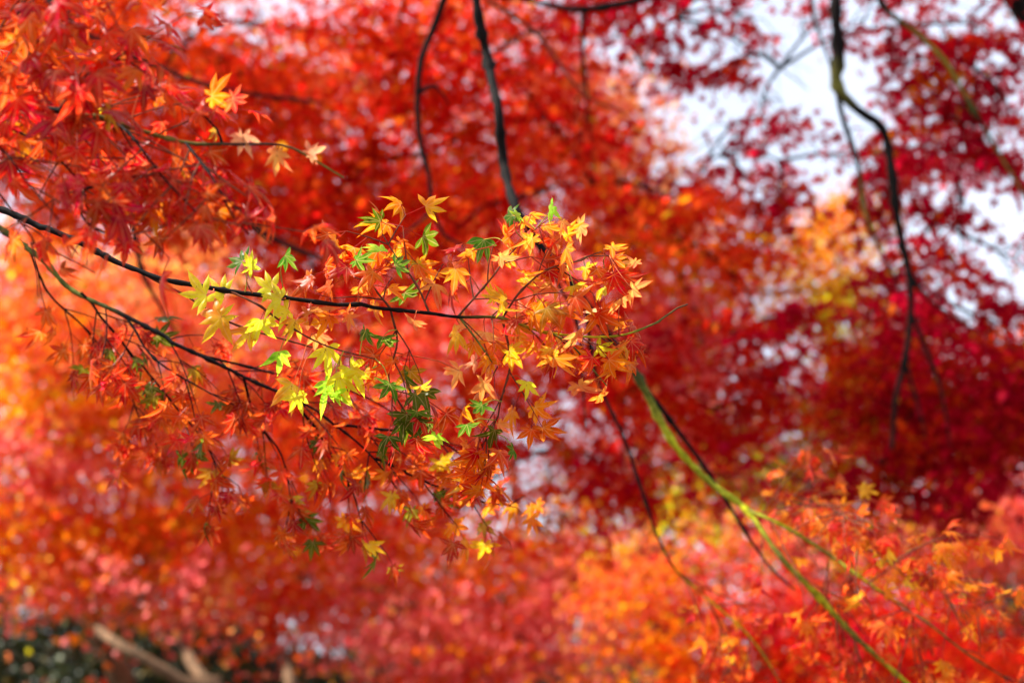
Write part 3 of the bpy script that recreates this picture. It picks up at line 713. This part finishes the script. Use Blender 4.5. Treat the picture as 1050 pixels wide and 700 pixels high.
# red tree in the middle, behind the sharp branch
rd = 'red:4,scarlet:2,rust:1'
T_('maple_tree', 'blood red maple crown filling the centre behind the sharp branch', (3.7, 8.4, 0), [np.array([3.6, 8.3, 1.8]), np.array([3.3, 8.0, 3.6]), np.array([2.4, 7.6, 5.2]), np.array([1.2, 7.2, 5.6])],
   [(610,190,6.4,45,50,.5,1.5,rd),(700,250,6,60,50,.5,2.0,'scarlet:5,orange:1'),(760,290,5.8,40,60,.5,1.6,'scarlet:5,orange:1,red:1'),(640,260,6.2,40,50,.5,1.2,rd),
    (680,200,6.2,60,35,.4,1.6,'red:3,crimson:2'),(700,330,6.2,60,50,.5,2.0,'red:3,crimson:1,pink:1'),(770,350,6,60,50,.5,1.4,'crimson:3,red:2'),(805,330,6.2,28,55,.5,1.3,'crimson:2,rust:2'),
    (640,400,6.2,80,50,.5,2.0,rd),(730,420,6.2,60,45,.5,1.8,'red:3,crimson:2'),(800,410,6.2,60,40,.5,1.1,'crimson:3,red:2,pink:.5'),(600,350,6.2,50,60,.5,1.5,rd),
    (560,120,6.4,70,60,.6,1.6,rd),(500,60,6.4,90,60,.6,1.8,'red:4,rust:2'),(440,160,6.5,90,70,.6,2.0,'red:3,rust:3'),(540,200,6.4,60,50,.5,1.6,rd),(400,60,6.6,80,60,.6,1.6,'rust:3,red:3'),(580,30,6.4,45,40,.5,1.2,rd),
    (450,250,6.4,90,50,.5,1.7,rd),(340,200,6.4,90,60,.6,1.8,'red:3,rust:3'),(640,490,6.4,80,50,.5,1.3,'red:3,crimson:2'),(570,460,6.4,60,30,.4,.6,rd),(740,490,6.6,50,40,.4,.5,'crimson:3,lime:1'),
    (500,400,6.4,80,60,.5,1.6,rd),(860,520,7,50,25,.4,.4,rd),(450,-70,6.4,250,50,.6,1.0,rd),(470,520,6.6,80,25,.5,.7,'scarlet:3,red:2'),(560,545,6.6,30,30,.5,.7,rd),(380,470,6.6,90,40,.5,1.0,'rust:3,scarlet:3'),(350,-190,6.4,170,70,.9,1.0,rd),(600,-180,6.4,150,70,.9,.9,rd),(300,-380,6,200,80,1.1,1.0,rd),(560,-360,6,160,80,1.1,.8,rd)],  # the unseen clumps far overhead are added to darken this crown with shade
   r=.13, leaf=.034, seed=42, dense=1.3, group=G1, bark=DARK, limb_r=.010, lod=1, lay=.13,
   extra=[(pts((470,-120,4),(459,-20,3.6),(448,20,3.6),(432,62,3.6),(428,110,3.6),(432,150,3.6),(440,180,3.6),(444,215,3.6),(455,240,3.6),(475,252,3.6)), .012, [DARK]*10),
          (pts((430,95,3.6),(446,88,3.62),(461,108,3.65)), .006, [DARK]*3), (pts((444,215,3.6),(425,232,3.6),(405,245,3.6)), .004, [DARK]*3),
          (pts((700,-10,5),(600,10,5),(530,-2,5),(440,-8,5)), .014, [DARK]*4),
          (pts((500,0,4.6),(545,30,4.6),(570,60,4.6),(600,98,4.6),(640,115,4.6)), .006, [BROWN]*5)])

# orange brown tree upper left
T_('maple_tree', 'rust orange maple crown at the upper left with bright gaps near the top edge', (-3.6, 7.6, 0), [np.array([-3.5, 7.5, 1.6]), np.array([-3.0, 7.2, 3.2]), np.array([-2.2, 7.0, 4.3])],
   [(60,40,6.8,100,60,.6,2.0,'rust:4,scarlet:1'),(180,50,6.8,80,40,.6,1.3,'rust:4,green:.6,scarlet:1'),(270,100,6.6,90,60,.6,1.8,'rust:3,red:2'),(120,130,6.6,110,60,.6,2.0,'rust:3,red:1,scarlet:1'),
    (300,30,7,60,30,.5,.5,'rust:3,pink:1'),(380,90,7,60,40,.5,.9,'scarlet:3,rust:2'),(20,170,6.6,90,50,.6,2.0,'rust:3,scarlet:2'),(220,190,6.6,100,60,.6,1.9,'red:3,rust:3'),(60,235,7,70,25,.6,.9,'scarlet:3,orange:1'),
    (310,260,6.6,90,50,.6,1.6,'red:3,rust:2'),(-100,60,6.8,80,90,.6,1.6,'rust'),(100,-60,6.8,250,50,.6,.9,'rust'),(340,130,6.8,60,50,.6,1.2,'rust:2,red:2'),(370,340,6.8,60,50,.6,1.4,'red:2,scarlet:2'),(0,-190,6.4,170,70,.9,1.1,'rust'),(160,-330,6,180,80,1.1,1.0,'rust'),(-200,-150,6.4,150,100,1.0,1.0,'rust'),(-100,-380,6,200,90,1.1,1.0,'rust'),(330,440,6.8,90,50,.6,1.5,'rust:3,red:2')],  # clumps well above the frame are an added canopy that blocks sun and sky
   r=.13, leaf=.034, seed=43, dense=1.3, group=G1, bark=DARK, limb_r=.011, lod=2, lay=.15,
   extra=[(pts((10,-60,5),(55,5,4.8),(85,33,4.8),(112,46,4.8),(160,68,4.8),(230,92,4.8),(330,105,4.8)), .014, [DARK]*7),
          (pts((130,190,4.2),(145,275,4.2),(165,315,4.2),(182,345,4.2)), .011, [DARK]*4),
          (pts((180,170,4.4),(235,210,4.4),(265,236,4.4),(320,262,4.4),(360,270,4.4)), .015, [DARK]*5)])

# sunlit coral tree lower left
T_('maple_tree', 'sunlit coral and orange maple crown glowing at the lower left', (-2.7, 13.2, -.3), [np.array([-3.0, 13.0, 1.0]), np.array([-3.6, 12.6, 2.4]), np.array([-3.9, 12.3, 4.2])],
   [(40,300,11.5,90,60,.5,2.2,'coral:2,orange:2'),(130,330,11.8,90,60,.5,2.4,'coral:3,peach:2'),(180,270,12,90,40,.5,2.4,'peach:3,coral:2'),(50,400,11.4,100,60,.5,2.6,'orange:3,gold:2,coral:1'),(140,420,11.4,90,50,.5,2.4,'orange:3,coral:3'),
    (240,370,11.8,90,60,.5,2.4,'coral:3,pink:1,peach:1'),(60,470,11.2,120,45,.5,2.6,'coral:2,pink:3'),(180,500,11.2,100,45,.5,2.2,'orange:3,scarlet:2'),(60,540,11,110,50,.5,2.4,'orange:4,scarlet:2'),(170,560,11,90,45,.5,2.2,'scarlet:2,orange:3'),
    (50,578,10.8,100,32,.7,2.4,'coral:2,pink:2,orange:1'),(170,590,10.8,80,32,.7,2.2,'pink:3,coral:1'),(215,540,11.2,50,50,.7,1.6,'peach:2,coral:2'),(-90,480,11.2,70,80,.6,1.6,'coral,orange'),(310,420,12,80,80,.5,2.2,'coral:2,scarlet:2'),(125,632,10.5,30,10,.3,1.6,'orange:3,gold:1')],
   r=.10, leaf=.052, seed=44, dense=1.15, group=G1, bark=TAN, limb_r=.02, lod=2, lay=.14)

# coral pink tree bottom centre
T_('maple_tree', 'rose pink and coral maple crown along the bottom centre', (-1.15, 13.4, -.3), [np.array([-1.2, 13.3, .9]), np.array([-.9, 13.0, 2.0]), np.array([-.3, 12.6, 3.2])],
   [(280,520,11.8,90,50,.5,1.7,'scarlet:2,rust:2'),(290,590,11.6,80,50,.5,2.0,'rust:1,scarlet:3,coral:1'),(255,608,11.4,60,26,.7,1.8,'scarlet:3,pink:1'),(350,605,11.4,80,45,.4,2.0,'pink:4,coral:1'),(440,640,11.0,90,50,.4,2.0,'pink:5,coral:2,orange:1'),
    (380,560,11.8,80,45,.5,2.2,'orange:2,scarlet:2'),(470,590,11.6,80,50,.5,1.8,'coral:3,orange:2,scarlet:2'),(530,650,11.4,80,60,.5,2.4,'pink:4,scarlet:1'),(560,590,11.8,70,45,.5,2.2,'pink:3,orange:1'),(480,690,11.2,100,30,.6,2.2,'scarlet,pink'),
    (420,500,12,90,60,.5,1.7,'scarlet:2,coral:2,orange:1'),(580,530,12,60,40,.7,2.0,'gold:2,orange:2'),(560,480,12,40,25,.5,.4,'pink'),(500,340,12.5,160,110,.5,2.2,'coral,pink,scarlet'),(600,730,11,120,40,.6,2,'pink,orange')],
   r=.09, leaf=.052, seed=45, dense=1.15, group=G1, bark=TAN, limb_r=.018, lod=2, lay=.14)

# far bright orange tree at the upper centre
T_('maple_tree', 'glowing orange pink maple far off, seen through the upper centre gap', (1.4, 15.2, 0), [np.array([1.4, 15.1, 2.0]), np.array([1.2, 15.0, 4.0]), np.array([1.0, 15.0, 6.0])],
   [(600,120,14,60,60,.5,2.2,'peach:3,coral:2'),(605,80,14,40,40,.5,1.6,'coral:3,pink:2'),(650,150,14,50,40,.5,2.2,'peach:3,coral:2'),(620,210,14,70,50,.5,2.4,'peach:2,orange:3'),(700,225,14,60,35,.5,2.2,'peach:3,coral:2'),(560,60,14,50,40,.7,1.3,'coral,pink'),
    (480,170,14,100,90,.5,2.2,'coral:2,scarlet:2,orange:1'),(350,80,14,60,50,.5,2.0,'coral:3,peach:1'),(400,230,14,130,60,.5,2.2,'scarlet,coral'),(640,290,14,60,50,.5,1.2,'pink:3,peach:1'),(470,50,14,80,50,.5,1.2,'scarlet,coral'),(200,120,14,150,90,.5,2.2,'rust,scarlet'),(40,80,14,120,110,.5,2.2,'rust:2,orange:1'),(270,200,14,140,60,.5,2,'scarlet,rust'),(60,10,14,130,50,.5,2.4,'rust:2,scarlet:1'),(200,60,13.8,60,40,.5,2.0,'rust:2,orange:1'),(400,10,14,100,40,.5,2.2,'scarlet:2,rust:1'),(290,80,14,60,30,.5,1.6,'coral:2,scarlet:2'),(510,0,14,60,40,.5,1.6,'scarlet,coral'),(120,-30,14,250,30,.5,1.6,'rust')],
   r=.13, leaf=.056, seed=46, dense=1.5, group=G1, bark=BROWN, limb_r=.02, lod=2, lay=.14)

# far yellow green tree, right of centre
T_('maple_tree', 'yellow and lime maple far off, between the red centre and crimson crowns', (3.2, 14.6, 0), [np.array([3.1, 14.5, 1.6]), np.array([3.0, 14.3, 3.2]), np.array([2.9, 14.2, 4.8])],
   [(850,230,13.5,32,32,.6,2.6,'orange:3,gold:2'),(860,275,13.5,34,28,.6,2.0,'gold:3,orange:2'),(860,315,13.4,38,24,.6,2.4,'lime:4,gold:1'),(790,300,13.6,30,30,.6,.9,'gold:2,rust:2'),(880,370,13.5,40,40,.6,1.8,'gold:1,scarlet:3'),
    (850,430,13.4,60,40,.6,1.4,'rust:2,lime:1'),(860,470,13.4,60,30,.6,1.8,'lime:2,pink:1,gold:1'),(760,480,13.2,50,30,.6,1.2,'lime:2,gold:1,pink:1'),(710,300,13.6,60,60,.6,1.5,'coral,pink'),(690,370,13.5,60,60,.6,2,'pink:3,coral:1'),(720,430,13.4,60,40,.6,2,'scarlet:2,pink:1,lime:1'),(800,400,13.4,50,30,.6,1.2,'scarlet,pink'),(610,470,13.4,60,40,.6,1.4,'scarlet:2,pink'),(700,510,13.2,70,30,.6,1.6,'gold,lime,scarlet'),(810,500,13.2,60,30,.6,2,'lime,scarlet'),(920,400,13.4,60,90,.6,2,'scarlet,red'),(1010,420,13.4,60,70,.6,2,'scarlet,red')],
   r=.11, leaf=.046, seed=47, dense=2.6, group=G1, bark=BROWN, limb_r=.018, lod=2, lay=.13)

# dusty pink trees lower right
T_('maple_tree', 'dusty pink and olive maple at the lower right edge', (5.2, 14.2, -.3), [np.array([5.1, 14.1, 1.0]), np.array([4.8, 13.8, 2.2]), np.array([4.5, 13.5, 3.4])],
   [(1020,510,12.5,60,45,.7,2.2,'pink:3,coral:1'),(960,560,12.6,70,45,.7,2.2,'pink:2,orange:2,lime:.5'),(1030,560,12.5,50,35,.7,1.8,'pink:2,coral:1'),(900,540,12.6,60,35,.7,1.8,'pink:2,lime:1,orange:1'),(1110,540,12.5,60,70,.7,2.2,'pink'),(1000,660,12,90,50,.7,2.4,'scarlet:2,red:2')],
   r=.10, leaf=.052, seed=48, dense=1.5, group=G1, bark=BROWN, limb_r=.018, lod=2, lay=.14)
T_('maple_tree', 'coral and orange maple low right of centre, behind the mossy branch', (2.1, 11.6, -.3), [np.array([2.1, 11.5, .9]), np.array([2.0, 11.3, 1.8]), np.array([2.1, 11.0, 2.8])],
   [(640,600,9.5,50,50,.6,2.0,'coral:3,orange:2'),(660,560,9.6,50,35,.6,1.6,'coral:2,orange:2,gold:1'),(740,600,9.5,70,50,.6,2.0,'pink:3,scarlet:1,rust:1'),(700,660,9.2,60,45,.6,1.6,'rust:3,orange:2'),(780,660,9.2,80,50,.6,1.8,'red:3,rust:2'),(790,560,9.8,60,45,.6,2.0,'pink:3,coral:2'),
    (720,540,9.8,50,35,.5,1.6,'lime:1,orange:2,pink:1'),(860,640,9.2,80,50,.6,2,'red:3,crimson:2,rust:1'),(660,640,9.3,30,30,.4,.9,'orange:2,rust:2'),(780,720,9,140,40,.5,2,'red,rust'),(930,650,9.4,70,60,.6,2,'red:3,crimson:1,rust:2'),(850,590,9.6,60,40,.5,1.4,'red:2,rust:2,orange:1')],
   r=.08, leaf=.038, seed=49, dense=1.5, group=G1, bark=BROWN, limb_r=.014, lod=2, lay=.13)

T_('maple_tree', 'farthest coral maple, a soft glow behind the lower left crowns', (-5.2, 20.6, -.3), [np.array([-5.1, 20.5, 1.2]), np.array([-4.9, 20.2, 3]), np.array([-4.4, 20, 4.4])],
   [(60,320,19,120,70,1,2.4,'peach:2,coral:3'),(220,330,19,120,70,1,2.4,'coral:3,peach:2'),(90,420,19,110,60,1,2.4,'orange,coral'),(250,430,19,110,70,1,2.4,'coral,scarlet'),(110,545,19,120,50,1,2.4,'orange,scarlet'),(250,540,19,110,50,1,2.4,'scarlet,orange'),(60,590,19,110,30,.8,2,'coral,orange'),(250,600,19,100,25,.8,2,'pink,scarlet'),(110,230,19,150,60,1,2,'scarlet,orange')],
   r=.14, leaf=.085, seed=50, dense=1.0, group=G1, bark=BROWN, limb_r=.02, lod=2, lay=.12)
T_('maple_tree', 'farthest rose maple, a soft glow behind the centre and bottom crowns', (.4, 21, -.3), [np.array([.3, 21, 1.2]), np.array([.1, 20.7, 2.6]), np.array([0, 20.5, 4.2])],
   [(400,330,19.5,120,70,1,2.4,'scarlet:3,coral'),(540,300,19.5,90,70,1,2.4,'coral,scarlet'),(400,440,19.5,110,60,1,2.4,'scarlet,coral'),(420,560,19.5,130,50,1,2.4,'pink,scarlet'),(570,590,19.5,90,50,1,2.4,'pink:3,orange'),(500,650,19.5,160,40,1,2.4,'pink:3,scarlet'),(670,590,19.5,80,40,1,2,'coral,pink'),(690,450,19.5,60,30,1,1.4,'pink,lime'),(840,550,19.5,110,50,1,2.2,'pink,coral,lime'),(980,530,19.5,110,50,1,2,'pink:3,coral'),(660,330,19.5,60,60,1,1.5,'pink,coral')],
   r=.14, leaf=.085, seed=51, dense=1.0, group=G1, bark=BROWN, limb_r=.02, lod=2, lay=.12)

# dark evergreens and undergrowth along the bottom
for i, (lab, bx, by, cl) in enumerate([
    ('dark evergreen tree low in the left corner under the coral maple', -6.0, 19, [(-20,660,18,80,50,1,1.4,'evergreen'),(60,675,18,80,35,1,1.6,'evergreen'),(40,640,18.5,50,25,.8,1.2,'evergreen'),(130,680,18,70,30,1,1.8,'evergreen'),(0,520,19,60,60,1,.6,'evergreen')]),
    ('dark evergreen tree with yellowed tips below the pink maple, left of centre', -3.0, 20, [(200,665,19,60,35,1,1.8,'evergreen:3,rust:.3'),(260,690,19,70,30,1,2.0,'evergreen'),(340,690,19,60,25,1,1.8,'evergreen'),(180,700,19,70,30,1,1.8,'evergreen')]),
    ('dark evergreen tree at the lower right edge around a patch of sky', 6.6, 20, [(1010,585,18.5,40,22,1,1.6,'evergreen'),(1045,625,18.5,40,25,1,1.6,'evergreen'),(985,610,18.5,22,22,.8,1.5,'evergreen'),(1090,600,18.5,40,60,1,1.6,'evergreen')])]):
    T_('evergreen_tree', lab, (bx, by, -.3), [np.array([bx, by, .8]), np.array([bx, by-.3, 2.2]), np.array([bx+.1, by-.5, 3.6])], cl, r=.14, leaf=.075, dense=3.2, seed=60+i, group='evergreens behind the maples', bark=BROWN, limb_r=.02, lod=2, mat=M_EVER, lay=.16)
print('leaves', TOT)

# bare tan trunks leaning through the lower left corner
def leaning(label, P, r, seed):
    rg = np.random.default_rng(seed)
    t = thing('leaning_tree', label, 'tree', 'pale trunks under the crowns')
    base = np.array(P[0]); t.location = base
    wood('trunk', [tube([np.asarray(p)-base for p in P], r, r*.5, TAN, 12, .12, .12, True, rg)], t, M_TRUNK)
    a = np.array(P[-1])-base; b = np.array(P[-2])-base
    wood('limb', [tube([b, (a+b)/2+np.array([.1,.3,.12]), a+np.array([.2,.8,.3])], r*.45, r*.15, TAN, 8, .1, .12, True, rg)], t, M_TRUNK)
leaning('pale tan trunk leaning to the left at the lower left corner', [np.array([-1.7, 9.3, -.3]), at(240,740,9.2), at(185,697,9.2), at(118,658,9.4), at(95,640,10.6), at(60,610,11.6)], .042, 71)
leaning('short pale trunk beside the leaning one, lower left', [np.array([-1.6, 9.3, -.3]), at(228,728,9.3), at(210,698,9.3), at(196,678,9.7), at(188,662,11.0), at(182,650,11.8)], .050, 72)
leaning('grey brown trunk under the pink crown, right of the leaning ones', [np.array([-1.3, 9.6, -.3]), at(299,725,9.8), at(296,695,9.9), at(293,678,11), at(290,660,12)], .045, 73)

# ------------------------------------------------------------------ the far wood behind everything
def far_wood():
    rg = np.random.default_rng(90); L = Leaves()
    for k in range(340):
        x = rg.uniform(-22, 22); y = rg.uniform(24, 30)
        spray_cloud(L, np.array([x, y, rg.uniform(-.2, 1.5 + 1.1*math.sin(x*.8)**2)]), 1.2, 1.0, .9, 170, 'evergreen', .13, rg, .5)
    p, Y, N, s_, c, t = L.cat()
    V, F, Cc, Ve = build_leaves(p, Y, N, s_, c, t, 2, 0, .3, rg)
    o = mesh_obj('far_wood', V, F, M_EVER, None, Cc, Ve, smooth=False)
    tag(o, 'dark green wood far behind the maples, low along the bottom edge', 'wood', kind='stuff')
far_wood()

# ------------------------------------------------------------------ ground
def ground():
    n = 60; g = np.linspace(-150, 150, n); X, Y = np.meshgrid(g, g+90)
    Z = -.32 + .10*np.sin(X*.21)*np.cos(Y*.17)
    V = np.stack([X, Y, Z], -1).reshape(-1, 3)
    i = np.arange(n-1); a = (i[:, None]*n + i[None]).ravel()
    F = np.stack([a, a+1, a+n+1, a+n], -1)
    m = bpy.data.materials.new('leaf_litter_ground'); m.use_nodes = True
    nn = m.node_tree.nodes; l = m.node_tree.links; p = nn['Principled BSDF']; p.inputs['Roughness'].default_value = .9
    nz = nn.new('ShaderNodeTexNoise'); nz.inputs['Scale'].default_value = 9; nz.inputs['Detail'].default_value = 8
    tcn = nn.new('ShaderNodeTexCoord'); l.new(tcn.outputs['Object'], nz.inputs['Vector'])
    cr = nn.new('ShaderNodeValToRGB')
    cr.color_ramp.elements[0].position = .35; cr.color_ramp.elements[0].color = (.025, .03, .012, 1)
    cr.color_ramp.elements[1].position = .65; cr.color_ramp.elements[1].color = (.10, .045, .02, 1)
    l.new(nz.outputs['Fac'], cr.inputs[0]); l.new(cr.outputs[0], p.inputs['Base Color'])
    o = mesh_obj('ground', V, F, m); o['kind'] = 'structure'
ground()
